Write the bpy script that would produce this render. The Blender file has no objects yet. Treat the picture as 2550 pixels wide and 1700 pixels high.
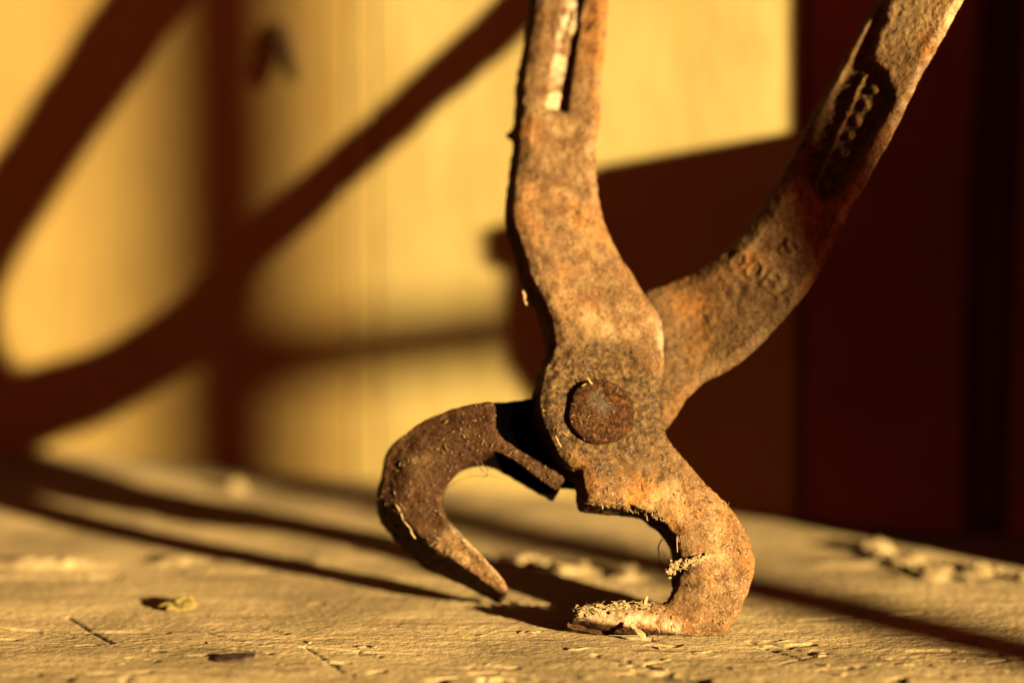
import bpy, bmesh, math, random
import numpy as np
from mathutils import Vector, noise as mnoise

random.seed(7); rng = np.random.default_rng(7)
scene = bpy.context.scene
COL = scene.collection

# ------------------------------------------------------------------ camera, world, sun, exposure
FW = 0.30                      # metres across the frame at the subject
D = 0.83333                    # distance of the subject plane
PITCH = math.radians(10)
S = FW / 2550                  # metres per photo pixel at the subject plane
CH = .087*math.cos(PITCH) + D*math.sin(PITCH)
AZ, EL = math.radians(44), math.radians(11.25)
SUN = np.array([math.cos(AZ)*math.cos(EL), -math.sin(AZ)*math.cos(EL), math.sin(EL)])   # towards the sun

cd = bpy.data.cameras.new("camera"); cam = bpy.data.objects.new("camera", cd); COL.objects.link(cam)
cam.location = (0, 0, CH); cam.rotation_euler = (math.pi/2-PITCH, 0, 0)
cd.lens = 100; cd.sensor_width = 36; cd.clip_start = .01; cd.clip_end = 100
cd.dof.use_dof = True; cd.dof.focus_distance = D-.003; cd.dof.aperture_fstop = 2.9
scene.camera = cam

world = bpy.data.worlds.new("World"); scene.world = world; world.use_nodes = True
nt = world.node_tree; nt.nodes.clear()
sky = nt.nodes.new("ShaderNodeTexSky"); sky.sky_type = 'NISHITA'; sky.sun_disc = False
sky.sun_elevation = EL; sky.sun_rotation = math.radians(134)
tint = nt.nodes.new("ShaderNodeMixRGB"); tint.blend_type = 'MULTIPLY'; tint.inputs[0].default_value = 1
tint.inputs[2].default_value = (1.0, .16, .09, 1)          # warm white balance of the photograph
bg = nt.nodes.new("ShaderNodeBackground"); bg.inputs[1].default_value = .013
wo = nt.nodes.new("ShaderNodeOutputWorld")
nt.links.new(sky.outputs[0], tint.inputs[1]); nt.links.new(tint.outputs[0], bg.inputs[0]); nt.links.new(bg.outputs[0], wo.inputs[0])

sl = bpy.data.lights.new("sun", 'SUN'); sl.energy = 5.0; sl.angle = math.radians(.6); sl.color = (1, .78, .42)
so = bpy.data.objects.new("sun", sl); COL.objects.link(so)
so.rotation_euler = Vector(SUN).to_track_quat('Z', 'Y').to_euler(); so.location = tuple(SUN*3)

vs = scene.view_settings
vs.view_transform = 'Standard'; vs.look = 'None'; vs.gamma = 1; vs.use_curve_mapping = False
vs.exposure = 2.3
scene.cycles.use_denoising = True
scene.cycles.max_bounces = 6; scene.cycles.diffuse_bounces = 0

# ------------------------------------------------------------------ geometry helpers
CPOS = np.array([0, 0, CH]); FWD = np.array([0, math.cos(PITCH), -math.sin(PITCH)])
UP = np.array([0, math.sin(PITCH), math.cos(PITCH)]); RT = np.array([1., 0, 0])
def ray(x, y):
    x = np.asarray(x, float)[..., None]; y = np.asarray(y, float)[..., None]
    return FWD*D + RT*(x-1275)*S - UP*(y-850)*S
def at(x, y, d=0.):            # a point of the place, from where it shows and its depth behind the subject plane
    return CPOS + ray(x, y)*((D+np.asarray(d, float))/D)[..., None]
def floor_at(x, y):
    r = ray(x, y); return CPOS + r*(-CPOS[2]/r[..., 2:3])
def px(P):
    q = np.asarray(P)-CPOS; d = q@FWD
    return 1275+q@RT/d*D/S, 850-q@UP/d*D/S, d-D
WA, WB = floor_at(100, 1118), floor_at(1850, 1280)
wdir = WB-WA; wdir = wdir/np.linalg.norm(wdir); wnor = np.array([wdir[1], -wdir[0], 0])   # out of the wall, to the camera
def wall_at(x, y):
    r = ray(x, y); return CPOS + r*(((WA-CPOS)@wnor)/(r@wnor))[..., None]

def seg_dist(X, Y, poly, closed=True):
    P = np.asarray(poly, float); n = len(P); best = np.full(X.shape, 1e9)
    for i in range(n if closed else n-1):
        a, b = P[i], P[(i+1) % n]; ab = b-a; L = ab@ab+1e-12
        t = np.clip(((X-a[0])*ab[0]+(Y-a[1])*ab[1])/L, 0, 1)
        best = np.minimum(best, np.hypot(X-a[0]-t*ab[0], Y-a[1]-t*ab[1]))
    return best
def inside(X, Y, poly):
    P = np.asarray(poly, float); n = len(P); c = np.zeros(X.shape, bool)
    for i in range(n):
        (x1, y1), (x2, y2) = P[i], P[(i+1) % n]
        if y1 == y2: continue
        c ^= ((y1 > Y) != (y2 > Y)) & (X < (x2-x1)*(Y-y1)/(y2-y1)+x1)
    return c
def sdist(X, Y, poly):         # positive inside
    return seg_dist(X, Y, poly)*np.where(inside(X, Y, poly), 1, -1)
def sstep(a, b, x):
    t = np.clip((x-a)/(b-a), 0, 1); return t*t*(3-2*t)

def hash3(ix, iy, iz):
    h = (ix*374761393+iy*668265263+iz*2147483647) & 0xffffffff
    h = ((h ^ (h >> 13))*1274126177) & 0xffffffff
    h = h ^ (h >> 16)
    return (h & 0xffff)/65535.0
def vnoise(P):
    P = np.asarray(P, float); i = np.floor(P).astype(np.int64); f = P-i; f = f*f*(3-2*f); r = 0
    for dx in (0, 1):
        for dy in (0, 1):
            for dz in (0, 1):
                w = (f[..., 0] if dx else 1-f[..., 0])*(f[..., 1] if dy else 1-f[..., 1])*(f[..., 2] if dz else 1-f[..., 2])
                r = r+w*hash3(i[..., 0]+dx, i[..., 1]+dy, i[..., 2]+dz)
    return r*2-1
def fbm(P, o=4):
    a, s, r = 1., 1., 0
    for k in range(o):
        r = r+a*vnoise(np.asarray(P)*s+k*17.3); a *= .5; s *= 2.03
    return r

def catmull(pts, n=4):
    P = np.asarray(pts, float); N = len(P); out = []
    for i in range(N):
        p0, p1, p2, p3 = P[i-1], P[i], P[(i+1) % N], P[(i+2) % N]
        for t in np.arange(n)/n:
            out.append(.5*(2*p1+(p2-p0)*t+(2*p0-5*p1+4*p2-p3)*t*t+(3*p1-p0-3*p2+p3)*t**3))
    return np.array(out)

def setp(o, label=None, cat=None, group=None, kind=None):
    for k, v in (("label", label), ("category", cat), ("group", group), ("kind", kind)):
        if v: o[k] = v
    return o
def link(name, me, mat=None, parent=None):
    o = bpy.data.objects.new(name, me); COL.objects.link(o)
    if mat: me.materials.append(mat)
    if parent is not None:
        o.parent = parent; o.matrix_parent_inverse = parent.matrix_world.inverted()
    return o
def mesh_from(name, V, F, smooth=False):
    me = bpy.data.meshes.new(name); me.from_pydata([tuple(v) for v in V], [], F); me.update()
    if smooth: me.polygons.foreach_set("use_smooth", [True]*len(me.polygons))
    return me
def get_co(me):
    a = np.empty(len(me.vertices)*3); me.vertices.foreach_get("co", a); return a.reshape(-1, 3)
def set_co(me, a):
    me.vertices.foreach_set("co", np.asarray(a, float).ravel()); me.update()
def get_no(me):
    a = np.empty(len(me.vertices)*3); me.vertices.foreach_get("normal", a); return a.reshape(-1, 3)
def attr(me, name, vals):
    a = me.attributes.new(name, 'FLOAT', 'POINT'); a.data.foreach_set("value", np.asarray(vals, float))

def prism(V, F, outline, dfn, th, shift):
    """closed slab: outline on its near face, dfn its depth there, th thick, shift what the far outline moves by in pixels"""
    P = np.asarray(outline, float)
    A = P[:, 0]; B = P[:, 1]; d = dfn(A, B)
    front = at(A, B, d); back = at(A+shift[0], B+shift[1], d+th)
    b0 = len(V); n = len(P); V.extend(front); V.extend(back)
    F.append(list(range(b0, b0+n))); F.append([b0+n+i for i in range(n)][::-1])
    for i in range(n):
        j = (i+1) % n; F.append([b0+j, b0+i, b0+n+i, b0+n+j])
def forge(name, V, F, voxel=.0006, smooth=6):
    """fuse the slabs into one skin and ease the corners"""
    me = bpy.data.meshes.new(name); bm = bmesh.new()
    vs_ = [bm.verts.new(tuple(v)) for v in V]
    for f in F:
        try: bm.faces.new([vs_[i] for i in f])
        except ValueError: pass
    bmesh.ops.recalc_face_normals(bm, faces=bm.faces[:])
    bmesh.ops.triangulate(bm, faces=[f for f in bm.faces if len(f.verts) > 4])
    bm.to_mesh(me); bm.free()
    o = bpy.data.objects.new(name, me); COL.objects.link(o)
    m = o.modifiers.new("r", 'REMESH'); m.mode = 'VOXEL'; m.voxel_size = voxel
    m = o.modifiers.new("s", 'SMOOTH'); m.factor = .5; m.iterations = smooth
    ev = o.evaluated_get(bpy.context.evaluated_depsgraph_get())
    me2 = bpy.data.meshes.new_from_object(ev); bpy.data.objects.remove(o)
    me2.polygons.foreach_set("use_smooth", [True]*len(me2.polygons)); me2.name = name
    return me2
def split_mesh(me, key):
    """cut one skin into several meshes by a per-face key"""
    nf = len(me.polygons); C = np.empty(nf*3); me.polygons.foreach_get("center", C); K = key(C.reshape(-1, 3)); out = []
    for k in range(int(K.max())+1):
        bm = bmesh.new(); bm.from_mesh(me); bm.faces.ensure_lookup_table()
        bmesh.ops.delete(bm, geom=[bm.faces[i] for i in np.nonzero(K != k)[0]], context='FACES')
        m = bpy.data.meshes.new(me.name); bm.to_mesh(m); bm.free(); out.append(m)
    return out

# ------------------------------------------------------------------ materials
class NT:
    def __init__(s, name):
        s.m = bpy.data.materials.new(name); s.m.use_nodes = True; s.t = s.m.node_tree; s.t.nodes.clear()
        s.out = s.n("ShaderNodeOutputMaterial"); s.b = s.n("ShaderNodeBsdfPrincipled"); s.l(s.b.outputs[0], s.out.inputs[0])
        s.co = s.n("ShaderNodeTexCoord").outputs["Object"]
    def n(s, t, **k):
        x = s.t.nodes.new(t)
        for a, b in k.items(): setattr(x, a, b)
        return x
    def l(s, a, b): s.t.links.new(a, b)
    def set(s, sock, v):
        if hasattr(v, "links"): s.l(v, sock)
        else: sock.default_value = v
    def noise(s, scale, detail=5, rough=.6, vec=None, dist=0):
        x = s.n("ShaderNodeTexNoise"); s.l(vec or s.co, x.inputs["Vector"])
        x.inputs["Scale"].default_value = scale; x.inputs["Detail"].default_value = detail
        x.inputs["Roughness"].default_value = rough; x.inputs["Distortion"].default_value = dist
        return x.outputs["Fac"]
    def voro(s, scale, vec=None, out="Distance", feature='F1'):
        x = s.n("ShaderNodeTexVoronoi", feature=feature); s.l(vec or s.co, x.inputs["Vector"]); x.inputs["Scale"].default_value = scale
        return x.outputs[out]
    def mapping(s, scale, rot=(0, 0, 0)):
        x = s.n("ShaderNodeMapping"); s.l(s.co, x.inputs[0]); x.inputs["Scale"].default_value = scale; x.inputs["Rotation"].default_value = rot
        return x.outputs[0]
    def ramp(s, fac, stops):
        x = s.n("ShaderNodeValToRGB"); s.l(fac, x.inputs[0]); e = x.color_ramp.elements
        while len(e) > 1: e.remove(e[-1])
        for i, (p, c) in enumerate(stops):
            k = e[0] if i == 0 else e.new(p)
            k.position = p; k.color = tuple(c)+(1,) if len(c) == 3 else c
        return x.outputs[0]
    def rng(s, fac, a, b, c=0., d=1.):
        x = s.n("ShaderNodeMapRange"); s.l(fac, x.inputs[0])
        for i, v in enumerate((a, b, c, d)): x.inputs[i+1].default_value = v
        return x.outputs[0]
    def mix(s, fac, a, b, mode='MIX'):
        x = s.n("ShaderNodeMixRGB", blend_type=mode); s.set(x.inputs[0], fac)
        for i, v in ((1, a), (2, b)):
            s.set(x.inputs[i], v if hasattr(v, "links") else tuple(v)+(1,))
        return x.outputs[0]
    def math(s, op, a, b=0.):
        x = s.n("ShaderNodeMath", operation=op); s.set(x.inputs[0], a); s.set(x.inputs[1], b); return x.outputs[0]
    def attr(s, name):
        x = s.n("ShaderNodeAttribute"); x.attribute_name = name; return x.outputs["Fac"]
    def bump(s, h, dist, strength=1., normal=None):
        x = s.n("ShaderNodeBump"); s.l(h, x.inputs["Height"]); x.inputs["Distance"].default_value = dist; x.inputs["Strength"].default_value = strength
        if normal is not None: s.l(normal, x.inputs["Normal"])
        return x.outputs[0]
    def done(s, col, rough=.8, normal=None, spec=.3, metal=0.):
        s.set(s.b.inputs["Base Color"], col if hasattr(col, "links") else tuple(col)+(1,))
        s.set(s.b.inputs["Roughness"], rough); s.set(s.b.inputs["Metallic"], metal)
        s.set(s.b.inputs["Specular IOR Level"], spec)
        if normal is not None: s.l(normal, s.b.inputs["Normal"])
        return s.m

def rust_material():
    t = NT("rusty_forged_iron")
    big, mid, fine, grit = t.noise(45, 4), t.noise(190, 6, .65), t.noise(700, 5, .7), t.noise(1900, 3, .7)
    patch = t.noise(24, 5, .6, dist=.6)
    c = t.ramp(mid, [(.32, (.050, .021, .006)), (.43, (.115, .056, .018)), (.55, (.172, .094, .034)), (.68, (.225, .142, .060))])
    c = t.mix(t.math('MULTIPLY', t.rng(big, .48, .64), .85), c, (.235, .09, .013))                # orange bloom
    c = t.mix(t.math('MULTIPLY', t.rng(patch, .47, .60), .75), c, (.070, .033, .011))              # darker scale
    c = t.mix(t.math('MULTIPLY', t.rng(patch, .44, .36), .45), c, (.29, .19, .08))               # dusty tan
    c = t.mix(t.math('MULTIPLY', t.rng(fine, .53, .62), .75), c, (.045, .02, .007))               # pits
    c = t.mix(t.math('MULTIPLY', t.rng(grit, .56, .66), .55), c, (.34, .235, .105))                 # dust grains
    vor = t.voro(330); c = t.mix(t.math('MULTIPLY', t.rng(vor, .2, .1), t.rng(big, .5, .6)), c, (.02, .009, .004))
    sm = t.noise(75, 6, .7, dist=1.2); c = t.mix(t.math('MULTIPLY', t.rng(sm, .55, .66), .7), c, (.045, .022, .008))   # grime
    g = t.attr("grease_shade"); bz = t.attr("brown"); bl = t.attr("black")
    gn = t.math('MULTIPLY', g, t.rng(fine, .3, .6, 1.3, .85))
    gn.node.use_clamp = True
    c = t.mix(gn, c, t.ramp(fine, [(.35, (.014, .007, .003)), (.48, (.045, .024, .008)), (.58, (.085, .046, .014)), (.72, (.17, .105, .038))]))  # grease, and the shade painted into the far handle's recess
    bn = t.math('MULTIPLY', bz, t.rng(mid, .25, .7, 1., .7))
    c = t.mix(bn, c, t.ramp(fine, [(.35, (.006, .002, .001)), (.5, (.020, .006, .0013)), (.62, (.042, .0135, .0025)), (.75, (.12, .06, .016))]))  # hook's shade in the colour; sides and foot underside darkened too
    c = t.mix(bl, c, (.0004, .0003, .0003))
    w = t.attr("worn_lit")
    wn = t.math('MULTIPLY', w, t.rng(mid, .42, .56))
    c = t.mix(wn, c, (.36, .275, .16))  # worn metal, and sunlit faces painted pale
    h = t.math('ADD', fine, t.math('MULTIPLY', grit, .6))
    h = t.math('ADD', h, t.math('MULTIPLY', mid, .9))
    b1 = t.noise(650, 2, .55); b2 = t.noise(1500, 1, .5)
    h = t.math('ADD', t.math('ADD', b1, t.math('MULTIPLY', b2, .45)), t.math('MULTIPLY', t.noise(170, 3, .6), 1.2))
    n = t.bump(h, .00042, 1.)
    r = t.math('SUBTRACT', t.rng(fine, .3, .7, .62, .9), t.math('MULTIPLY', wn, .35))
    return t.done(c, r, n, t.math('MULTIPLY', t.rng(grit, .5, .7, .06, .5), t.math('SUBTRACT', 1.0, bl)), t.math('MULTIPLY', wn, .3))
RUST = rust_material()

def rivet_material():
    t = NT("worn_rivet_iron")
    mid, fine, grit = t.noise(170, 5, .65), t.noise(800, 5, .7), t.noise(2200, 3)
    c = t.ramp(fine, [(.32, (.008, .003, .001)), (.47, (.034, .012, .003)), (.58, (.075, .027, .006)), (.72, (.18, .09, .025))])
    wn = t.math('MULTIPLY', t.attr("worn_lit"), t.rng(mid, .49, .57))
    c = t.mix(wn, c, (.10, .085, .055))
    n = t.bump(t.math('ADD', fine, t.math('MULTIPLY', grit, .5)), .0012, 1.)
    return t.done(c, t.rng(mid, .4, .6, .7, .5), n, t.rng(grit, .5, .65, .04, .4), t.math('MULTIPLY', wn, .3))
RIVET = rivet_material()

def wood_floor_material():
    t = NT("weathered_plank")
    grain = t.noise(60, 6, .65, t.mapping((.35, 4.5, 1), (0, 0, math.radians(9))))
    fine = t.noise(850, 5, .7, t.mapping((.6, 1.2, 1), (0, 0, math.radians(9))))
    grit = t.noise(2200, 3, .7); blotch = t.noise(22, 5, .6)
    c = t.ramp(grain, [(.32, (.20, .13, .052)), (.45, (.385, .265, .117)), (.58, (.475, .335, .15)), (.8, (.54, .39, .185))])
    c = t.mix(t.math('MULTIPLY', t.rng(blotch, .47, .60), .75), c, (.25, .175, .075))
    c = t.mix(t.math('MULTIPLY', t.rng(fine, .54, .64), .7), c, (.10, .068, .03))
    c = t.mix(t.math('MULTIPLY', t.rng(grit, .6, .72), .5), c, (.5, .41, .24))
    d = t.attr("dirt"); c = t.mix(d, c, (.035, .025, .015))
    b1 = t.noise(620, 2, .5, t.mapping((.75, 1.2, 1), (0, 0, .25))); b2 = t.noise(1500, 1, .5)
    pit = t.rng(t.voro(420, t.mapping((.6, 1.3, 1), (0, 0, .3))), .0, .35); pk = t.rng(blotch, .42, .6)
    h = t.math('ADD', b1, t.math('MULTIPLY', b2, .35))
    h = t.math('ADD', h, t.math('MULTIPLY', t.math('MULTIPLY', pit, pk), .45))
    n = t.bump(h, .00036, 1.)
    return t.done(c, .85, n, .2)
FLOORM = wood_floor_material()

def wall_material():
    t = NT("pale_painted_boards")
    g = t.noise(30, 4, .55, t.mapping((1.5, 1.5, .35)), .8); b = t.noise(26, 4, .6); f = t.noise(260, 4, .6, t.mapping((3, 3, .4)))
    c = t.ramp(g, [(.3, (.36, .255, .075)), (.5, (.395, .295, .098)), (.7, (.41, .315, .112))])
    c = t.mix(t.math('MULTIPLY', t.rng(b, .45, .7), .7), c, (.33, .235, .075))
    c = t.mix(t.math('MULTIPLY', t.attr('tone'), .75), c, (.36, .215, .05))
    n = t.bump(t.math('ADD', g, t.math('MULTIPLY', f, .4)), .0012, .6)
    return t.done(c, .7, n, .3)
WALLM = wall_material()
def plain(name, stops, scale=300, rough=.85, spec=.2, bumpd=.0005):
    t = NT(name); f = t.noise(scale, 5, .65)
    return t.done(t.ramp(f, stops), rough, t.bump(f, bumpd, .8), spec)
STRAW = plain("dry_straw", [(.3, (.13, .08, .03)), (.55, (.24, .165, .07)), (.8, (.40, .30, .15))], 700)
CHAFF = plain("chaff_dust", [(.3, (.07, .04, .015)), (.55, (.17, .11, .045)), (.8, (.42, .31, .15))], 900)
LEAFM = plain("dry_leaf", [(.3, (.08, .055, .01)), (.6, (.17, .12, .028))], 500)
CHIPM = plain("wood_crumb", [(.3, (.12, .08, .032)), (.6, (.26, .185, .08))], 600)
BARK = plain("dark_bark", [(.3, (.012, .007, .004)), (.7, (.06, .03, .014))], 500)
MAROONM = plain("maroon_boards", [(.3, (.27, .12, .06)), (.7, (.35, .155, .075))], 40, .8, .1)  # boards darker and redder than the pale wall beside them
TIMBER = plain("dark_timber", [(.3, (.035, .016, .008)), (.7, (.075, .036, .018))], 60, bumpd=.002)

# ------------------------------------------------------------------ floor
def axis(lo, hi, a, b, fine, coarse):
    return np.concatenate([np.arange(lo, a, coarse), np.arange(a, b, fine), np.arange(b, hi+coarse, coarse)])
def build_floor():
    xs = axis(-1.2, 1.6, -.24, .27, .0008, .05); ys = np.concatenate([axis(-.35, .76, .765, .765, .001, .05)[:-1], np.arange(.765, .87, .00055), axis(.87, 1.9, .87, 1.14, .0012, .05)])
    X, Y = np.meshgrid(xs, ys); P = np.stack([X, Y, X*0], -1)
    ca, sa = math.cos(math.radians(-9)), math.sin(math.radians(-9))
    A = X*ca-Y*sa; B = X*sa+Y*ca                                                       # along and across the grain
    z = .0006*fbm(np.stack([A*9, B*22, X*0], -1), 3)+.00009*fbm(np.stack([A*60, B*150, X*0+3], -1), 3)
    z += .00007*fbm(np.stack([A*420, B*650, X*0], -1), 2)
    U, Vv, dd = px(P)
    # quiet where the foot of the tool stands
    fx, fy = floor_at(1640, 1585)[:2]
    k = np.exp(-(((X-fx)/.03)**2+((Y-fy)/.010)**2)); z *= 1-.9*k
    dirt = np.zeros_like(X)
    # raised flakes and blisters left of the tool
    for (u, v, rx, ry, h) in [(120, 1408, 190, 14, .0035), (440, 1400, 90, 14, .0032), (560, 1420, 120, 10, .002), (1420, 1425, 70, 12, .0035),
                              (1300, 1400, 60, 12, .003), (1560, 1440, 60, 14, .003), (2190, 1372, 38, 22, .006), (2260, 1400, 60, 18, .003), (2320, 1440, 45, 14, .0035),
                              (2430, 1425, 60, 12, .003), (2100, 1405, 120, 12, .0015), (700, 1400, 180, 10, .0015), (1200, 1500, 120, 14, .0008)]:
        q = floor_at(u, v); rxm = rx*S*(1+(1590-v)/2200); e = floor_at(u, v-ry)-floor_at(u, v+ry); rym = abs(e[1])/2
        r2 = ((X-q[0])/rxm)**2+((Y-q[1])/rym)**2
        z += .6*h*np.clip(1-r2, 0, 1)**1.2*(1+.4*vnoise(P*300))
    # gouges and scratches
    for (a, b, w, dep) in [((170, 1535), (280, 1598), 3, .0007), ((1480, 1628), (1640, 1660), 4, .001),
                           ((0, 1440), (300, 1437), 4, .0012), ((760, 1610), (850, 1670), 2.5, .0006), ((1580, 1668), (1760, 1690), 5, .001), ((1200, 1690), (1330, 1698), 6, .0015)]:
        d = seg_dist(U, Vv, [a, b], False); w2 = w*(1+.35*vnoise(P*700))
        m = 1-sstep(.5*w2, 1.15*w2, d); z -= dep*m; dirt = np.maximum(dirt, m*.55)
    # many short scratches and open grain lines
    for k in range(70):
        u, v = rng.uniform(-40, 2590), 1700-abs(rng.normal(0, 85)); L = rng.uniform(20, 170); a = rng.normal(.12, .22); w2 = rng.uniform(1.2, 3.2)
        sel = (np.abs(U-u) < L) & (np.abs(Vv-v) < L)
        if not sel.any(): continue
        d = seg_dist(U[sel], Vv[sel], [(u-L*.5*math.cos(a), v-L*.5*math.sin(a)*.5), (u+L*.5*math.cos(a), v+L*.5*math.sin(a)*.5)], False)
        m = 1-sstep(.5*w2, 1.4*w2, d); z[sel] -= .0005*m; dirt[sel] = np.maximum(dirt[sel], m*rng.uniform(.2, .6))
    # dark worn smudges
    streak = fbm(np.stack([A*55, B*190, X*0+9], -1), 4); fine_ = fbm(np.stack([A*260, B*620, X*0+2], -1), 3)
    dirt = np.maximum(dirt, .42*sstep(.45, 1.1, streak)*np.clip(.5+fine_, 0, 1)*sstep(1560, 1640, Vv+30*streak))
    for (u, v, rx, ry, s_) in [(1400, 1600, 260, 10, .35), (980, 1570, 120, 10, .3), (2050, 1620, 180, 12, .3), (300, 1480, 120, 8, .3), (1700, 1640, 200, 9, .35), (640, 1560, 70, 8, .3)]:
        m = np.exp(-((U-u)/rx)**2-((Vv-v)/ry)**2)*np.clip(.6+fbm(P*260, 3), 0, 1); dirt = np.maximum(dirt, m*s_)
    far = (X < -.24) | (X > .27) | (Y < .765) | (Y > 1.14); z = np.where(far, 0, z)
    V = np.stack([X, Y, z], -1).reshape(-1, 3); nx = len(xs); ny = len(ys)
    i = (np.arange(ny-1)[:, None]*nx+np.arange(nx-1)[None]).ravel()
    F = np.stack([i, i+1, i+nx+1, i+nx], -1)
    me = bpy.data.meshes.new("floor"); me.vertices.add(len(V)); me.vertices.foreach_set("co", V.ravel())
    me.loops.add(F.size); me.loops.foreach_set("vertex_index", F.ravel()); me.polygons.add(len(F))
    me.polygons.foreach_set("loop_start", np.arange(0, F.size, 4)); me.polygons.foreach_set("loop_total", np.full(len(F), 4))
    me.polygons.foreach_set("use_smooth", np.ones(len(F), bool)); me.update(); me.validate()
    attr(me, "dirt", np.clip(dirt, 0, 1).ravel())
    link("floor", me, FLOORM)["kind"] = "structure"
    return xs, ys, z
FX, FY, FZ = build_floor()
def fz(x, y):
    i = min(max(np.searchsorted(FY, y), 0), len(FY)-1); j = min(max(np.searchsorted(FX, x), 0), len(FX)-1); return float(FZ[i, j])

# ------------------------------------------------------------------ wall of upright boards
def build_wall():
    def t_of(u): return float((wall_at(u, 700)-WA)@wdir)
    cuts = [-1.6, -1.1, -.75, t_of(-700), t_of(-60), t_of(867), t_of(938), t_of(1985)]
    V, F, T = [], [], []
    for i in range(len(cuts)-1):
        a, b = cuts[i], cuts[i+1]; wide = .0006
        off = 0
        prof = [(a+.0003, -.022), (a+.0003, -.0016), (a+.0006, 0), (b-wide-.0006, 0), (b-wide, -.0016), (b-wide, -.022)]
        k = len(V)
        for z in (-.02, 1.5):
            for (t, o) in prof:
                p = WA+wdir*t+wnor*(o+off); V.append((p[0], p[1], z)); T.append((1, 1, 1, 1, .9, .45, .1, .05)[min(i, 7)])
        for j in range(5): F.append([k+j, k+j+1, k+6+j+1, k+6+j])
    # backing behind the joints
    k = len(V)
    for z in (-.02, 1.5):
        for t in (-1.6, t_of(1984)):
            p = WA+wdir*t-wnor*.018; V.append((p[0], p[1], z))
    F.append([k, k+1, k+3, k+2])
    T += [0]*4; me = mesh_from("board_wall", V, F); attr(me, "tone", T)
    setp(link("board_wall", me, WALLM), "pale yellow wall of upright boards striped with shadows behind the pincers", "wall")
build_wall()
def build_maroon_wall():
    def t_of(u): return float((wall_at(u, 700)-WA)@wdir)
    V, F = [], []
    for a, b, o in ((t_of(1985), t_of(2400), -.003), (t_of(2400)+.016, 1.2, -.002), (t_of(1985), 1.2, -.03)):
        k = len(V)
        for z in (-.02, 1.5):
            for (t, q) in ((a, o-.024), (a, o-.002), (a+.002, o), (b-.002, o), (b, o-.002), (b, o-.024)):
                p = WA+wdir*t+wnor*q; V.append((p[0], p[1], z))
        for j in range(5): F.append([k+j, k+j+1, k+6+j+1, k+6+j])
    setp(link("maroon_wall", mesh_from("maroon_wall", V, F), MAROONM), "dark maroon board wall in shadow at the right behind the pincers", "wall")
build_maroon_wall()

# ------------------------------------------------------------------ unseen timber shading the wall: post and rail inferred, the board added
def caster(name, pts, t0, th, mat, label, cat):
    """pts: ('w' or 'f', x, y) where the shadow's outline shows on wall or floor; a slab with that outline stands t0 metres towards the sun"""
    m = np.array([math.cos(AZ), -math.sin(AZ), 0]); P0 = np.array([.03, .83, 0])+m*t0
    front = []
    for k, x, y in pts:
        q = wall_at(x, y) if k[0] == 'w' else floor_at(x, y)
        r = q+SUN*(((P0-q)@m)/(SUN@m)); r[2] = -.004 if k[1:] == 'z' else r[2]; front.append(r)
    n = len(front); V = front+[f+m*th for f in front]
    F = [list(range(n)), list(range(n, 2*n))[::-1]]+[[(i+1) % n, i, n+i, n+(i+1) % n] for i in range(n)]
    me = mesh_from(name, V, F); bm = bmesh.new(); bm.from_mesh(me); bmesh.ops.recalc_face_normals(bm, faces=bm.faces[:]); bm.to_mesh(me); bm.free()
    return setp(link(name, me, mat), label, cat)
caster("timber_post", [('w', 300, -900), ('w', 800, -900), ('wz', 800, 1150), ('wz', 300, 1150)],
       2.3, .04, TIMBER, "dark upright timber post standing on the planks right of the frame", "post")
caster("timber_rail", [('w', 560, 795), ('w', 900, 785), ('w', 1450, 712), ('w', 1450, 852), ('w', 900, 915), ('w', 560, 950)],
       2.38, .03, TIMBER, "dark cross rail joining the upright post right of the frame", "rail")
caster("shadow_board", [('w', 1195, 575), ('w', 1262, 552), ('w', 1490, 412), ('w', 1963, 328), ('w', 1965, -900), ('w', 4200, -900), ('wz', 4200, 1300), ('fz', 2550, 1411), ('f', 2550, 1411), ('w', 1850, 1276),
                        ('w', 1430, 1185), ('w', 1335, 1010), ('w', 1255, 880), ('w', 1250, 650), ('w', 1200, 628)],
       .12, .02, TIMBER, "unseen notched board added right of the frame, outlined to cast the large wall shadow", "board")

# ------------------------------------------------------------------ the pincers
def d1(x, y):                                   # depth of the near lever's face
    y = np.asarray(y, float); x = np.asarray(x, float)
    u = (1590-y)*S
    bu, bd = [-.02, 0, .03, .0662, .1017, .140, .187, .36], [-.002, 0, .003, .0095, .0235, .0340, .0450, .085]
    lean = sum(np.interp(u+o, bu, bd) for o in (-.012, -.006, 0, .006, .012))/5
    return lean-.0006 + .05*(x-1640)*S - .27*(x-1400)*S*sstep(540, 300, y)
pin = bpy.data.objects.new("pincers", None); COL.objects.link(pin); pin.location = tuple(floor_at(1650, 1588))
bpy.context.view_layer.update()
setp(pin, "rusty iron pincers standing open on one jaw on the weathered planks", "pincers")

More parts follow.
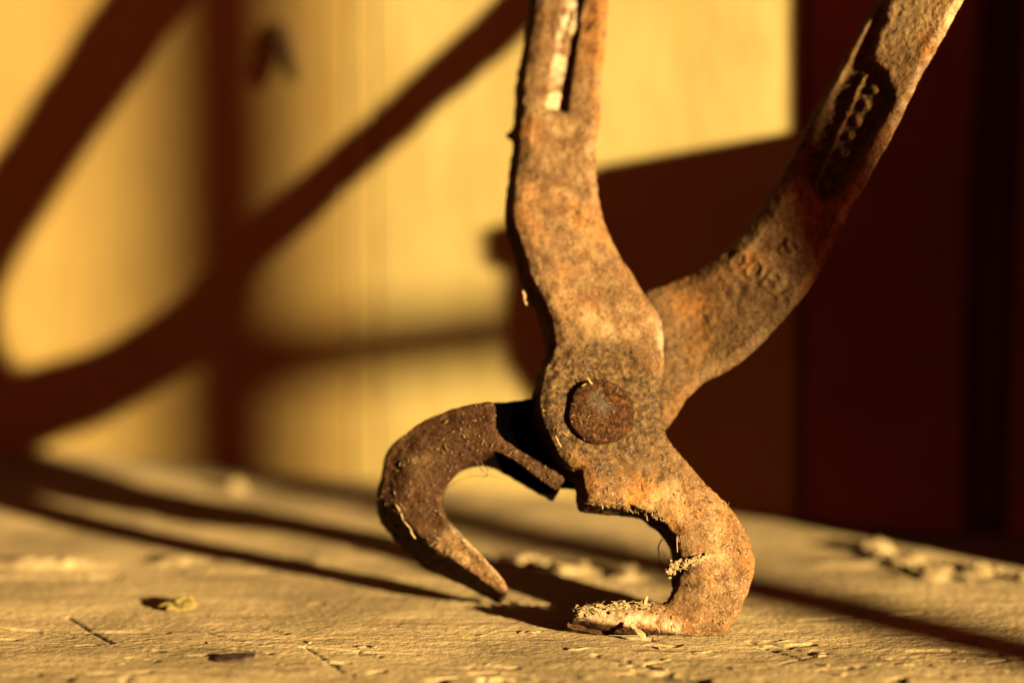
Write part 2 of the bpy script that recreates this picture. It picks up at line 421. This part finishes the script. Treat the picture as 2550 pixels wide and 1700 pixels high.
face1 = [(1500, -1200), (1440, -700), (1370, -300), (1340, -60), (1334, 36), (1320, 120), (1307, 215), (1296, 357), (1284, 450), (1280, 540), (1299, 596), (1327, 691), (1359, 755), (1378, 819), (1381, 867),
         (1368, 898), (1352, 946), (1345, 1000), (1348, 1035), (1361, 1066), (1379, 1105), (1402, 1145), (1430, 1163), (1452, 1181), (1459, 1207), (1461, 1232), (1466, 1246),
         (1508, 1253), (1550, 1259), (1604, 1268), (1637, 1279), (1661, 1296), (1678, 1318), (1692, 1342), (1699, 1379), (1700, 1415), (1696, 1450), (1682, 1480), (1655, 1500),
         (1623, 1506), (1585, 1510), (1527, 1507), (1471, 1507), (1440, 1526), (1418, 1549), (1450, 1562), (1497, 1571), (1585, 1583), (1673, 1591), (1732, 1592), (1797, 1588), (1806, 1580),
         (1822, 1558), (1849, 1511), (1874, 1453), (1882, 1420), (1881, 1385), (1867, 1338), (1849, 1303), (1823, 1265), (1799, 1236), (1770, 1209), (1741, 1180), (1694, 1126), (1667, 1090),
         (1652, 1057), (1645, 1024), (1643, 985), (1645, 940), (1652, 898), (1653, 835), (1645, 796), (1627, 761), (1608, 736), (1589, 704), (1567, 669), (1544, 637), (1522, 592), (1504, 545),
         (1493, 500), (1488, 446), (1487, 393), (1493, 321), (1501, 214), (1511, 107), (1516, 0), (1528, -100), (1565, -400), (1620, -700), (1665, -1200), (1580, -1260)]
face1 = catmull(face1, 3)
V, F = [], []
prism(V, F, face1, d1, .008+.0045*sstep(620, 900, face1[:, 1]), (-26, 26))
me1 = forge("lever", V, F)
co = get_co(me1); X, Y, Z = px(co); frontness = sstep(.004, .0015, Z-d1(X, Y))
# channel with worn raised marks in the handle
ch = [(1354, 282), (1414, 282), (1452, 0), (1466, -100), (1500, -330), (1440, -330), (1408, -100), (1398, 0)]
sd = sdist(X, Y, ch)
cx = 1354+(282-Y)*.162; loc = (X-cx)/60                                   # 0 to 1 across the channel
dep = sstep(-2, 9, sd)*(.0004+.0034*np.clip(loc, 0, 1)**1.1)              # its floor slopes down to the right
marks = np.clip(vnoise(np.stack([X/11, Y/14, X*0], -1)), 0, 1)*sstep(150, 60, Y)*.002
dep = dep-np.where(sd > 6, marks, 0); chlit = sstep(0, 8, sd)*sstep(.85, .5, loc)
# dome, soft front edges, hammer dents
out_d = seg_dist(X, Y, face1)
dep = dep + .0011*sstep(26, 0, out_d)
co = co + FWD*((dep*frontness)[:, None])
P = co*1.0
no = get_no(me1)
co = co + no*((.00045*fbm(P*90, 3)+.00022*fbm(P*420, 3)-.0006*sstep(.45, .8, vnoise(P*260))*sstep(-.2, .3, vnoise(P*40)))[:, None])
# edge burr nub on the handle's left edge
co[:, 0] -= .0022*np.exp(-((X-1275)/14)**2-((Y-338)/10)**2)*(X < 1300)
# pitted neck beside the boss
nk = np.exp(-((X-1385)/45)**2-((Y-915)/45)**2)
co = co + no*((nk*.0011*vnoise(P*420))[:, None])
# rough inner lip and foot
lip = np.exp(-(np.minimum(seg_dist(X, Y, [(1466, 1246), (1604, 1268), (1661, 1296), (1699, 1379)], False), seg_dist(X, Y, [(1700, 1415), (1655, 1500), (1471, 1507)], False))/16)**2)
co = co + no*((lip*.0008*vnoise(P*600))[:, None])
# foot ground to a blade: its underside rises towards the viewer
fedge = np.interp(X, [1412, 1445, 1497, 1579, 1662, 1732, 1800], [1528, 1532, 1549, 1560, 1572, 1588, 1600])
under = np.clip(Y-fedge, 0, 40)*(X < 1760)*(Y > 1500)
co = co + FWD*((frontness*under*.00011)[:, None])
co[:, 2] = np.maximum(co[:, 2], .0004)
set_co(me1, co)
rx, ry = 1496, 1027
rd = np.hypot((X-rx), (Y-ry)); wob = fbm(P*55, 4); wob2 = fbm(P*150, 3)
grease_shade = np.clip(1.15*sstep(285, 120, rd+70*wob+25*wob2), 0, 1)*sstep(815, 900, Y+40*wob+.25*(1600-X))
grease_shade = np.maximum(grease_shade, sstep(75, 25, np.hypot(X-1510, Y-1140)+22*wob2)*.95)
grease_shade = np.maximum(grease_shade, sstep(55, 15, np.hypot((X-1380), (Y-912)*.8)+16*wob2)*.9)
grease_shade = np.maximum(grease_shade, sstep(60, 10, np.hypot((X-1640), (Y-965)*.35)+30*wob2)*.5)
grease_shade = np.maximum(grease_shade, .75*sstep(60, 15, np.hypot(X-1712, (Y-1455)*.6)+25*wob2))
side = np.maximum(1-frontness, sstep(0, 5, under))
attr(me1, "grease_shade", np.clip(grease_shade, 0, 1)); attr(me1, "brown", np.clip(side*.9, 0, 1)); attr(me1, "black", np.zeros(len(X)))
worn_lit = np.clip(sstep(24, 4, seg_dist(X, Y, [(1450, 1528), (1590, 1542), (1730, 1572)], False))*.55+sstep(14, 2, seg_dist(X, Y, [(1640, 770), (1650, 880)], False))*.4, 0, 1)
attr(me1, "worn_lit", np.clip(worn_lit+.6*chlit, 0, 1))  # channel's sunlit side painted pale, on top of the worn edges
def key1(C):
    x, y, _ = px(C); return np.where(y < 720, 1, np.where(y > 1150+.15*(1500-x), 2, 0))
m_lever, m_handle, m_jaw = split_mesh(me1, key1)
lever1 = link("lever", m_lever, RUST, pin)
bpy.context.view_layer.update()
link("handle", m_handle, RUST, lever1); link("jaw", m_jaw, RUST, lever1)

# the far lever: handle to the right, hook to the left
def d2(x, y):                                   # handle and cheek
    x = np.asarray(x, float); y = np.asarray(y, float)
    xl = np.interp(y, [-1100, 3, 250, 405, 552, 639, 693, 729], [2800, 2195, 2057, 1968, 1880, 1796, 1700, 1607])
    t = np.clip((x-xl)/215, -.1, 1.2)
    k = sstep(1650, 1860, x); base = np.clip(d1(1600., y)+.0075, .0185, .031)
    return base*(1-k)+.024*k-((.006+.0075*sstep(640, 420, y))*t+.002*sstep(600, 400, y))*sstep(1620, 1850, x)
def dh(x, y):                                   # the hook's face, turned a little to the left
    return d1(1440, 1150)+.0035 + .14*(1400-np.asarray(x, float))*S + .11*(np.asarray(y, float)-1150)*S
face2 = [(1607, 729), (1653, 713), (1700, 693), (1740, 674), (1796, 639), (1845, 594), (1880, 552), (1909, 513), (1935, 472), (1968, 405), (2013, 325), (2057, 250), (2102, 170), (2146, 89), (2195, 3),
         (2260, -110), (2420, -400), (2640, -800), (2780, -1060), (2850, -1110), (2900, -1050), (2860, -900), (2660, -450), (2500, -150), (2405, 0), (2370, 62), (2325, 143), (2280, 232), (2236, 322),
         (2191, 400), (2146, 483), (2105, 560), (2066, 646), (2021, 716), (1986, 759), (1916, 839), (1870, 880), (1824, 914), (1796, 929), (1758, 951), (1733, 972), (1705, 1004), (1661, 1069),
         (1600, 1150), (1540, 1190), (1462, 1204), (1405, 1200), (1330, 1160), (1240, 1100), (1190, 1050), (1200, 1012), (1244, 1003), (1302, 995), (1344, 985), (1400, 950), (1470, 860), (1540, 770)]
face2 = catmull(face2, 3)
hook_pts = [  # near outline and how far the far outline lies from it, in photo pixels
 (1232,1004,0,4),(1168,1013,0,4),(1110,1023,0,4),(1065,1042,0,4),(1015,1072,2,3),(978,1107,0,2),(962,1134,-1,2),(951,1187,-2,2),(945,1225,-4,4),(952,1250,-13,14),(975,1272,-30,32),(1005,1291,-38,42),(1046,1332,-36,45),(1090,1372,-32,44),
 (1146,1404,-26,38),(1208,1450,-12,32),(1246,1477,-9,24),(1264,1470,-12,20),(1258,1449,-8,12),(1237,1422,-4,6),(1206,1390,-2,3),(1168,1350,-1,1),(1132,1318,0,0),(1110,1288,0,0),(1101,1255,0,0),(1104,1225,0,0),(1120,1194,0,4),(1150,1160,0,14),
 (1190,1135,-6,28),(1228,1127,-10,40),(1268,1141,-12,44),(1321,1178,-14,34),(1383,1221,-12,26),(1391,1219,-12,24),(1404,1200,-12,14),(1405,1189,-10,6),(1390,1176,0,0),(1321,1132,0,0),(1258,1090,0,0),(1238,1062,0,0)]
hook = [(a, b) for a, b, _, _ in hook_pts]
hshift = catmull([(c, d) for _, _, c, d in hook_pts], 3)
hookc = catmull(hook, 3)
V, F = [], []
prism(V, F, face2, d2, .008-.001*sstep(1750, 2000, face2[:, 0]), (-22, 14))
prism(V, F, hookc, dh, .016, (hshift[:, 0], hshift[:, 1]))
me2 = forge("lever", V, F)
co = get_co(me2); X, Y, Z = px(co); no = get_no(me2)
f2 = sstep(.005, .002, Z-d2(X, Y))*(X > 1500); fh = sstep(.005, .002, Z-dh(X, Y))*(X < 1430)
hs = sdist(X, Y, hookc)
ch2 = [(1984, 412), (2044, 503), (2082, 486), (2145, 400), (2224, 246), (2205, 180), (2170, 150), (2205, 20), (2190, 12), (2138, 112)]
sd = sdist(X, Y, ch2); dep = .0034*sstep(-10, 20, sd)
ax = np.array([2165-2050, 205-455.]); axl = np.hypot(*ax); axn = ax/axl
al = (X-2050)*axn[0]+(Y-455)*axn[1]; ac = (X-2050)*(-axn[1])+(Y-455)*axn[0]
mk = np.maximum(sstep(9, 3, np.abs(ac+16)), sstep(17, 8, np.hypot(ac-14+5*np.sin(al/9.), ((al+20) % 44)-22))*.9)*((al > -14) & (al < axl+16))
mk = mk*np.clip(.75+.5*vnoise(np.stack([X/9, Y/9, X*0], -1)), 0, 1)
dep = dep-.0022*mk*(sd > 0)
dep = dep+.0016*sstep(30, 0, seg_dist(X, Y, face2))
co = co+FWD*((dep*f2)[:, None])
# hook: rounded outer rim, hollow inner edge
co = co+FWD*((  .0032*sstep(70, 0, seg_dist(X, Y, hookc[:27], False))*fh)[:, None])
P = co*1.0
# worn raised characters on the bend of the handle
el = [(.5+.5*math.cos(q), .5+.5*math.sin(q)) for q in np.linspace(0, 6.283, 13)]
GL = {'O': [el], 'B': [[(0, 0), (0, 1), (.7, 1), (1, .78), (.7, .52), (0, .5)], [(.7, .52), (1, .25), (.7, 0), (0, 0)]], 'A': [[(0, 0), (.5, 1), (1, 0)], [(.22, .4), (.78, .4)]],
      '2': [[(0, .8), (.4, 1), (.9, .8), (.8, .5), (0, 0), (1, 0)]], 'S': [[(1, .85), (.5, 1), (0, .8), (.2, .55), (.8, .45), (1, .2), (.5, 0), (0, .15)]]}
relief = np.zeros(len(X)); near = (X > 1780) & (X < 2040) & (Y > 540) & (Y < 800); ca_, sa_ = math.cos(math.radians(38)), math.sin(math.radians(38))
for ch_, u, v in (("O", 1838, 650), ("O", 1880, 672), ("B", 1926, 702), ("A", 1966, 736), ("2", 1928, 588), ("S", 1966, 618)):
    for st in GL[ch_]:
        q = [(u+((a-.5)*36)*ca_+((b-.5)*46)*sa_, v+((a-.5)*36)*sa_-((b-.5)*46)*ca_) for a, b in st]
        relief[near] = np.maximum(relief[near], sstep(8, 2, seg_dist(X[near], Y[near], q, False)))
co = co-FWD*((relief*f2*.00062*np.clip(.8+.6*vnoise(P*160), .2, 1.2))[:, None])
co = co+no*((.00045*fbm(P*90, 3)+.00022*fbm(P*420, 3)-.0006*sstep(.45, .8, vnoise(P*260))*sstep(-.2, .3, vnoise(P*40)))[:, None])
co[:, 2] = np.maximum(co[:, 2], .0006)
set_co(me2, co)
wob = fbm(P*55, 4); wob2 = fbm(P*150, 3)
onhook = (X < 1430) & (hs > -40)
tipk = sstep(1120, 1215, (X+(Y-1300)*.9+25*wob2))*(Y > 1270)              # inner face near the tip: sunlight painted in, with dusty wear
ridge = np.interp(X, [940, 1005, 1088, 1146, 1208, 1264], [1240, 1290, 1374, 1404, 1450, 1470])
hook_shade = np.where(X < 1420, 1-.95*tipk*sstep(6, -4, Y-ridge), 0)  # hook's shade put into its colour, easing off towards the lit tip
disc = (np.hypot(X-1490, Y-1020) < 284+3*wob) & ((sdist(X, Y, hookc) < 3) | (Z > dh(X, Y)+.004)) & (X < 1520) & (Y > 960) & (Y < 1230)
lowr = sstep(40, -60, (Y-(1000-(X-1640)*.55))*-1+60*wob)*(X > 1560)*(X < 1900)
attr(me2, "black", disc.astype(float)); attr(me2, "brown", np.clip(np.maximum(hook_shade, np.where(X > 1430, (1-f2)*.8, 0)), 0, 1))
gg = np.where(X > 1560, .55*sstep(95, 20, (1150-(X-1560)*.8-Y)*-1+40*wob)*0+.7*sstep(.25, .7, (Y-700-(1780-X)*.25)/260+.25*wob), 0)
recess_shade = np.where(X > 1900, sstep(-16, 14, sd+14*wob2)*(.92-.6*mk), 0)  # shade of the handle's recess, put into the colour
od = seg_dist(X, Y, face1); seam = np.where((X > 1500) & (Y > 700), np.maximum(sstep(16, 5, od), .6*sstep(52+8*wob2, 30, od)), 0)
attr(me2, "grease_shade", np.clip(np.maximum(np.maximum(gg, recess_shade), seam), 0, 1))
attr(me2, "worn_lit", np.clip(np.where(X < 1430, tipk*sstep(40, 0, np.abs(Y-1345-(X-1150)*.86+25)), 0)+np.where(X > 1900, sstep(34, 8, seg_dist(X, Y, [(2105, 540), (2236, 300), (2400, 0)], False))*.35, 0), 0, 1))  # sunlit tip and the handle's outer edge highlight, painted pale
def key2(C):
    x, y, z = px(C); return np.where((x > 1700) & (y < 1000), 1, np.where((x < 1420) & (sdist(x, y, hookc) > -45) & ((z < dh(x, y)+.006) | (x < 1180) | (y > 1150)), 2, 0))
m_lever, m_handle, m_jaw = split_mesh(me2, key2)
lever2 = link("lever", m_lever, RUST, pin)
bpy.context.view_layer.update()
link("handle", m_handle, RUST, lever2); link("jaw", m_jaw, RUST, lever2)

# rivet
V, F = [], []; nseg = 72; R0 = 83
prof = [(1.02, -.001), (1.0, .0016), (.97, .0024), (.9, .0029), (.7, .0033), (.45, .0035), (.2, .0036)]
# built on the boss face: the face's own right, down and outward axes
e0 = at(rx, ry, d1(rx, ry)); er = at(rx+100, ry, d1(rx+100, ry))-e0; ed = at(rx, ry+100, d1(rx, ry+100))-e0
er /= np.linalg.norm(er); ed -= er*(ed@er); ed /= np.linalg.norm(ed); eo = np.cross(ed, er); eo = eo*np.sign(-(eo@FWD))
for k, (r, h) in enumerate(prof):
    for i in range(nseg):
        a = 2*math.pi*i/nseg; rr = r*R0*S*(1+.018*math.sin(3*a+1)+.012*math.sin(7*a))
        V.append(e0+er*rr*math.cos(a)+ed*rr*math.sin(a)+eo*(h-.0006))
for k in range(len(prof)-1):
    for i in range(nseg): F.append([k*nseg+i, k*nseg+(i+1) % nseg, (k+1)*nseg+(i+1) % nseg, (k+1)*nseg+i])
F.append([(len(prof)-1)*nseg+i for i in range(nseg)])
me = mesh_from("rivet", V, F); bm = bmesh.new(); bm.from_mesh(me); bmesh.ops.recalc_face_normals(bm, faces=bm.faces[:])
bmesh.ops.triangulate(bm, faces=[f for f in bm.faces if len(f.verts) > 4]); bmesh.ops.subdivide_edges(bm, edges=bm.edges[:], cuts=2, use_grid_fill=True)
bm.to_mesh(me); bm.free(); me.polygons.foreach_set("use_smooth", [True]*len(me.polygons))
co = get_co(me); no = get_no(me); co = co+no*((.00028*fbm(co*300, 3)+.00012*vnoise(co*1200))[:, None]); set_co(me, co)
X, Y, _ = px(co)
attr(me, "worn_lit", np.clip(np.exp(-((X-1508)/48)**2-((Y-1000)/30)**2)*.8, 0, 1))
link("rivet", me, RIVET, pin)

# ------------------------------------------------------------------ straw, chips and crumbs
def sliver(bm, p, a, L, w, h, up=(0, 0, 1)):
    """one bent sliver of straw at p along a"""
    a = np.asarray(a, float); a /= np.linalg.norm(a); up = np.asarray(up, float); sd_ = np.cross(up, a); sd_ /= np.linalg.norm(sd_)+1e-9; up2 = np.cross(a, sd_)
    rings = []; bend = rng.uniform(-.12, .12)*L; N = 4
    for i in range(N+1):
        t = i/N-.5; c = p+a*t*L+sd_*bend*(1-4*t*t)+up2*(h*.2+abs(bend)*.25*(1-4*t*t)); k = 1-.6*abs(2*t)**2
        rings.append([bm.verts.new(tuple(c+sd_*sx*w*k*.5+up2*sz*h*k*.5)) for sx, sz in ((-1, -1), (1, -1), (1, 1), (-1, 1))])
    for i in range(N):
        for j in range(4): bm.faces.new((rings[i][j], rings[i][(j+1) % 4], rings[i+1][(j+1) % 4], rings[i+1][j]))
    bm.faces.new(rings[0][::-1]); bm.faces.new(rings[-1])
def fibre(bm, pts, w):
    pts = [np.asarray(p, float) for p in pts]; rings = []
    for i, p in enumerate(pts):
        t = pts[min(i+1, len(pts)-1)]-pts[max(i-1, 0)]; t /= np.linalg.norm(t)+1e-9; s1 = np.cross(t, FWD); s1 /= np.linalg.norm(s1)+1e-9; s2 = np.cross(t, s1)
        k = w*(.5 if i in (0, len(pts)-1) else 1)
        rings.append([bm.verts.new(tuple(p+k*.5*(s1*math.cos(q)+s2*math.sin(q)))) for q in (0, 2.1, 4.2)])
    for i in range(len(pts)-1):
        for j in range(3): bm.faces.new((rings[i][j], rings[i][(j+1) % 3], rings[i+1][(j+1) % 3], rings[i+1][j]))
def finish(name, bm, mat):
    bmesh.ops.recalc_face_normals(bm, faces=bm.faces[:]); me = bpy.data.meshes.new(name); bm.to_mesh(me); bm.free(); return link(name, me, mat)

def tangle(bm, n, where, lo, hi, w0, w1, spread, ang0=0., angs=1.2):
    """wandering fibres and crumbs of every size"""
    for k in range(n):
        u, v, d = where(); L = lo+(hi-lo)*rng.random()**2.5; a = rng.normal(ang0, angs); pts = []; m = 5; x, y, z = u, v, d
        for i in range(m):
            pts.append(at(x, y, z)); x += L/m*math.cos(a); y -= L/m*math.sin(a); z += rng.normal(0, spread); a += rng.normal(0, .22)
        fibre(bm, pts, (w0+(w1-w0)*rng.random()**2)*S)
# chaff too small and many to count, stuck to the iron
bm = bmesh.new()
polyA = hookc; polyB = face1
n = 0
while n < 150:
    u, v = rng.uniform(940, 1420), rng.uniform(1000, 1490)
    if not inside(np.array([u]), np.array([v]), polyA)[0] or rng.random() > .8: continue
    a = rng.uniform(0, 6.28); L = rng.uniform(4, 15)*S*(1.5 if rng.random() < .06 else .7)
    sliver(bm, at(u, v, dh(u, v)+(.0032*float(sstep(70, 0, seg_dist(np.array([u]), np.array([v]), hookc[:27], False))[0]))-.0006), RT*math.cos(a)+UP*math.sin(a), L, rng.uniform(.9, 2.2)*S, .0002, -FWD); n += 1
n = 0
while n < 170:
    u, v = rng.uniform(1290, 1880), rng.uniform(380, 1590)
    if not inside(np.array([u]), np.array([v]), polyB)[0]: continue
    if v < 850 and rng.random() < .6: continue
    a = rng.uniform(0, 6.28); L = rng.uniform(5, 18)*S
    lift = .0034 if math.hypot(u-rx, v-ry) < R0 else .0004
    sliver(bm, at(u, v, d1(u, v)-lift), RT*math.cos(a)+UP*math.sin(a), L, rng.uniform(.9, 2.4)*S, .0002, -FWD); n += 1
setp(finish("chaff", bm, CHAFF), None, None, None, "stuff")

def stuck(name, items, label, cat, mat=STRAW, group=None):
    bm = bmesh.new()
    for (u0, v0, u1, v1, w, d) in items:
        m = ((u0+u1)/2+rng.uniform(-3, 3), (v0+v1)/2+rng.uniform(-3, 3))
        pts = [at(u0, v0, d), at((u0+m[0])/2, (v0+m[1])/2, d-.0004), at(*m, d-.0006), at((u1+m[0])/2, (v1+m[1])/2, d-.0004), at(u1, v1, d)]
        fibre(bm, pts, w*S)
    return setp(finish(name, bm, mat), label, cat, group)
dR = d1(1460, 945)-.003
stuck("straw", [(1464, 940, 1480, 960, 6, dR)], "short straw stuck upright at the top of the rivet", "straw")
stuck("straw", [(1448, 966, 1460, 955, 6, dR)], "tiny straw end on the upper left rim of the rivet", "straw")
dj = d1(1392, 1098)-.0009
stuck("straw", [(1384, 1085, 1398, 1113, 4, dj)], "thin straw on the boss edge below left of the rivet", "straw")
dk = dh(985, 1250)-.0002
stuck("root_fibre", [(966, 1232, 985, 1255, 5, dk+.003), (985, 1255, 998, 1275, 5, dk+.001), (998, 1275, 1004, 1295, 4, dk), (1004, 1295, 1022, 1315, 4, dk), (1022, 1315, 1034, 1340, 5, dk), (940, 1243, 966, 1232, 2, dk+.005)],
      "pale wandering root fibre across the outer bend of the dark hooked jaw", "fibre")
bm = bmesh.new()                                                          # hairs hanging inside the hook
for (p, w) in [([(1183, 1135), (1187, 1150), (1196, 1166), (1208, 1176)], 3), ([(1190, 1140), (1205, 1160), (1215, 1168)], 3), ([(1112, 1215), (1140, 1195), (1175, 1185), (1215, 1182), (1245, 1190)], 1.5),
               ([(1170, 1172), (1171, 1188)], 2), ([(1215, 1166), (1212, 1185), (1198, 1190)], 3), ([(1105, 1222), (1125, 1208), (1150, 1200)], 1.2)]:
    fibre(bm, [at(a, b, dh(1190, 1150)+.004) for a, b in p], w*S)
setp(finish("hair_tuft", bm, BARK), "thin dark hairs hanging in the opening of the hooked jaw", "hair")
bm = bmesh.new()                                                          # shaving caught on the jaw's inner side
def spot():
    t = rng.random()**1.3; u = 1664+t*112+rng.normal(0, 3); v = 1416-t*36+rng.normal(0, 7)*(1.3-t); return u, v, float(d1(u, v))-.0009-rng.uniform(0, .0020)*(1-t)
tangle(bm, 60, spot, 6, 40, 1.2, 3.5, .00015, .33, .3)
for k in range(130):
    u, v, d = spot(); a = rng.normal(.3, .8); sliver(bm, at(u, v, d), RT*math.cos(a)+UP*math.sin(a), rng.uniform(3, 13)*S, rng.uniform(3, 9)*S, .0006, -FWD)
setp(finish("wood_shaving", bm, STRAW), "crumbly pale shaving caught across the inner curve of the lit jaw", "shaving")
bm = bmesh.new()
fibre(bm, [at(a, b, d1(1690, 1380)+.004) for a, b in ((1655, 1415), (1642, 1390), (1640, 1360), (1648, 1342), (1662, 1345))], 5*S)
fibre(bm, [at(a, b, d1(1690, 1380)+.004) for a, b in ((1648, 1370), (1660, 1385), (1668, 1400))], 7*S)
setp(finish("bark_curl", bm, BARK), "dark curled bark strip standing off the inner curve of the lit jaw", "bark")
stuck("straw", [(1686, 1333, 1687, 1374, 3, d1(1690, 1350)+.001)], "fine bright straw standing in the dark inner curve of the lit jaw", "straw")
bm = bmesh.new()                                                          # fibres on the foot
def spot():
    t = rng.random(); u = 1432+t*185; v = 1521-13*math.sin(t*2.2)+rng.normal(0, 6)*(1.2-t*.6); return u, v, float(d1(u, v))-.0008+rng.uniform(-.0010, .0022)
tangle(bm, 110, spot, 4, 62, 1.0, 3.2, .00015, .06, .2)
for k in range(190):
    u, v, d = spot(); a = rng.normal(.1, .5); sliver(bm, at(u, v, d), RT*math.cos(a)+UP*math.sin(a), rng.uniform(3, 17)*S, rng.uniform(2, 8)*S, .0004, -FWD)
setp(finish("hay_wisps", bm, STRAW), "matted pale hay wisps along the top of the jaw that stands on the planks", "hay")
stuck("straw", [(1612, 1484, 1606, 1512, 10, d1(1610, 1500)-.001), (1606, 1500, 1592, 1506, 6, d1(1600, 1500)-.001)], "short forked straw sticking up from the standing jaw", "straw")
stuck("wood_splinter", [(1574, 1548, 1582, 1566, 13, d1(1580, 1560)-.003), (1582, 1566, 1606, 1588, 17, d1(1600, 1580)-.004)], "thick pale splinter hanging over the standing jaw onto the planks", "splinter")
bm = bmesh.new()                                                          # crumbs along the jaw's lip
def spot():
    t = rng.random(); pts_ = [(1470, 1250), (1550, 1262), (1640, 1282), (1692, 1330)]; i = min(int(t*3), 2); f = t*3-i
    u = pts_[i][0]*(1-f)+pts_[i+1][0]*f; v = pts_[i][1]*(1-f)+pts_[i+1][1]*f+rng.normal(1, 3); return u, v, float(d1(u, v))-.0004
tangle(bm, 90, spot, 2, 24, 1.0, 4, .0002, -.3, 1.)
setp(finish("lip_chaff", bm, CHAFF), None, None, None, "stuff")
stuck("straw", [(1302, 724, 1306, 748, 8, d1(1310, 735)+.001), (1306, 748, 1312, 760, 5, d1(1310, 735)+.001)], "small pale straw lodged on the left edge of the lit handle", "straw")

# a curled splinter standing off the boards
bm = bmesh.new()
for (u0, v0, u1, v1, o0, o1, w) in ((728, 90, 752, 190, .002, .006, 40), (712, 60, 722, 130, .002, .004, 28)):
    a, b = wall_at(u0, v0)+wnor*o0, wall_at(u1, v1)+wnor*o1; sliver(bm, (a+b)/2, b-a, float(np.linalg.norm(b-a))*1.2, w*S*1.25, .0025, wnor)
setp(finish("wall_splinter", bm, CHIPM), "curled wood splinter peeling off the wall boards near the top", "splinter")
# loose things on the planks
def chip_mesh(name, L, w, h, mat, seed, round_=False):
    r = np.random.default_rng(seed); bm = bmesh.new()
    if round_:
        bmesh.ops.create_icosphere(bm, subdivisions=3, radius=1)
        for v in bm.verts:
            k = 1+.5*mnoise.noise(Vector(v.co)*1.7+Vector((seed, 0, 0)))+.35*mnoise.noise(Vector(v.co)*4.5+Vector((seed, 3, 0))); v.co = (v.co.x*L*.5*k, v.co.y*w*.5*k, v.co.z*h*.5*k+h*.3)
    else:
        N = 6; rings = []
        for i in range(N+1):
            t = i/N-.5; k = (1-.75*abs(2*t)**3)*(1+r.uniform(-.25, .25)); yo = r.uniform(-.15, .15)*w; zo = h*.5+h*.25*r.uniform(-1, 1)
            rings.append([bm.verts.new((t*L, yo+sx*w*.5*k, zo+sz*h*.5*k)) for sx, sz in ((-1, -1), (1, -1), (1, 1), (-1, 1))])
        for i in range(N):
            for j in range(4): bm.faces.new((rings[i][j], rings[i][(j+1) % 4], rings[i+1][(j+1) % 4], rings[i+1][j]))
        bm.faces.new(rings[0][::-1]); bm.faces.new(rings[-1])
    bmesh.ops.recalc_face_normals(bm, faces=bm.faces[:]); me = bpy.data.meshes.new(name); bm.to_mesh(me); bm.free(); me.materials.append(mat); return me
def lay(name, u, v, L, w, h, ang, mat, label, cat, group=None, round_=False, seed=0):
    q = floor_at(u, v); me = chip_mesh(name, L, w, h, mat, seed or int(u+v), round_)
    o = bpy.data.objects.new(name, me); COL.objects.link(o); o.location = (q[0], q[1], fz(q[0], q[1])); o.rotation_euler = (0, 0, math.radians(ang))
    return setp(o, label, cat, group)
lay("leaf_flake", 450, 1517, .010, .0065, .0045, 25, LEAFM, "crumpled yellow leaf flake on the planks at the left", "leaf", round_=True)
lay("bark_sliver", 588, 1642, .0125, .006, .0009, 32, BARK, "dark pointed bark sliver lying near the front edge of the planks", "bark")
lay("pebble", 585, 1222, .007, .006, .005, 0, STRAW, "small pale pebble by the foot of the wall", "pebble", round_=True)
for i, (u, v, L, a) in enumerate([(900, 1612, .004, 10), (932, 1612, .003, 60), (770, 1600, .003, 20), (890, 1682, .003, 80), (1215, 1652, .003, 40), (1300, 1575, .004, 50), (1330, 1577, .004, 20), (1200, 1583, .003, 0),
                                   (1440, 1615, .006, 25), (1560, 1655, .005, 5), (1460, 1685, .004, 15), (1658, 1665, .004, 70), (1750, 1620, .006, 10), (1660, 1640, .003, 30), (1830, 1662, .004, 0), (1950, 1592, .005, 20), (2042, 1628, .004, 15),
                                   (2060, 1655, .003, 70), (2130, 1660, .003, 70), (2255, 1652, .005, 5), (2390, 1640, .005, 8), (2100, 1680, .003, 40), (2430, 1600, .004, 80), (1640, 1612, .003, 90), (1330, 1690, .004, 20), (700, 1655, .002, 20), (520, 1600, .002, 70), (300, 1655, .003, 10)]):
    lay("wood_chip", u, v, L*rng.uniform(.5, 1.15), L*rng.uniform(.12, .42), .0005*rng.uniform(.5, 1.6), a+rng.uniform(-15, 15), CHIPM if i % 3 else STRAW, "tiny pale wood chip lying on the front of the planks", "wood chip", "wood chips on the front of the planks")
for i, (u, v, L) in enumerate([(2172, 1378, .010), (2190, 1395, .008), (2225, 1405, .007), (2300, 1432, .009), (2350, 1425, .007), (2440, 1428, .008), (2540, 1445, .008), (2250, 1420, .006), (2150, 1365, .006), (2205, 1370, .005), (2270, 1400, .005), (2390, 1415, .006), (2480, 1425, .006), (2330, 1410, .005), (2235, 1440, .004), (2410, 1450, .004), (1345, 1412, .007), (1450, 1418, .007), (1390, 1430, .006), (1565, 1432, .008), (1210, 1405, .007)]):
    lay("wood_crumb", u, v, L*.8, L*rng.uniform(.35, .8), L*.35, i*47, CHIPM, "rough pale wood crumb lying out of focus behind the pincers", "wood crumb", "wood crumbs behind the pincers", True)
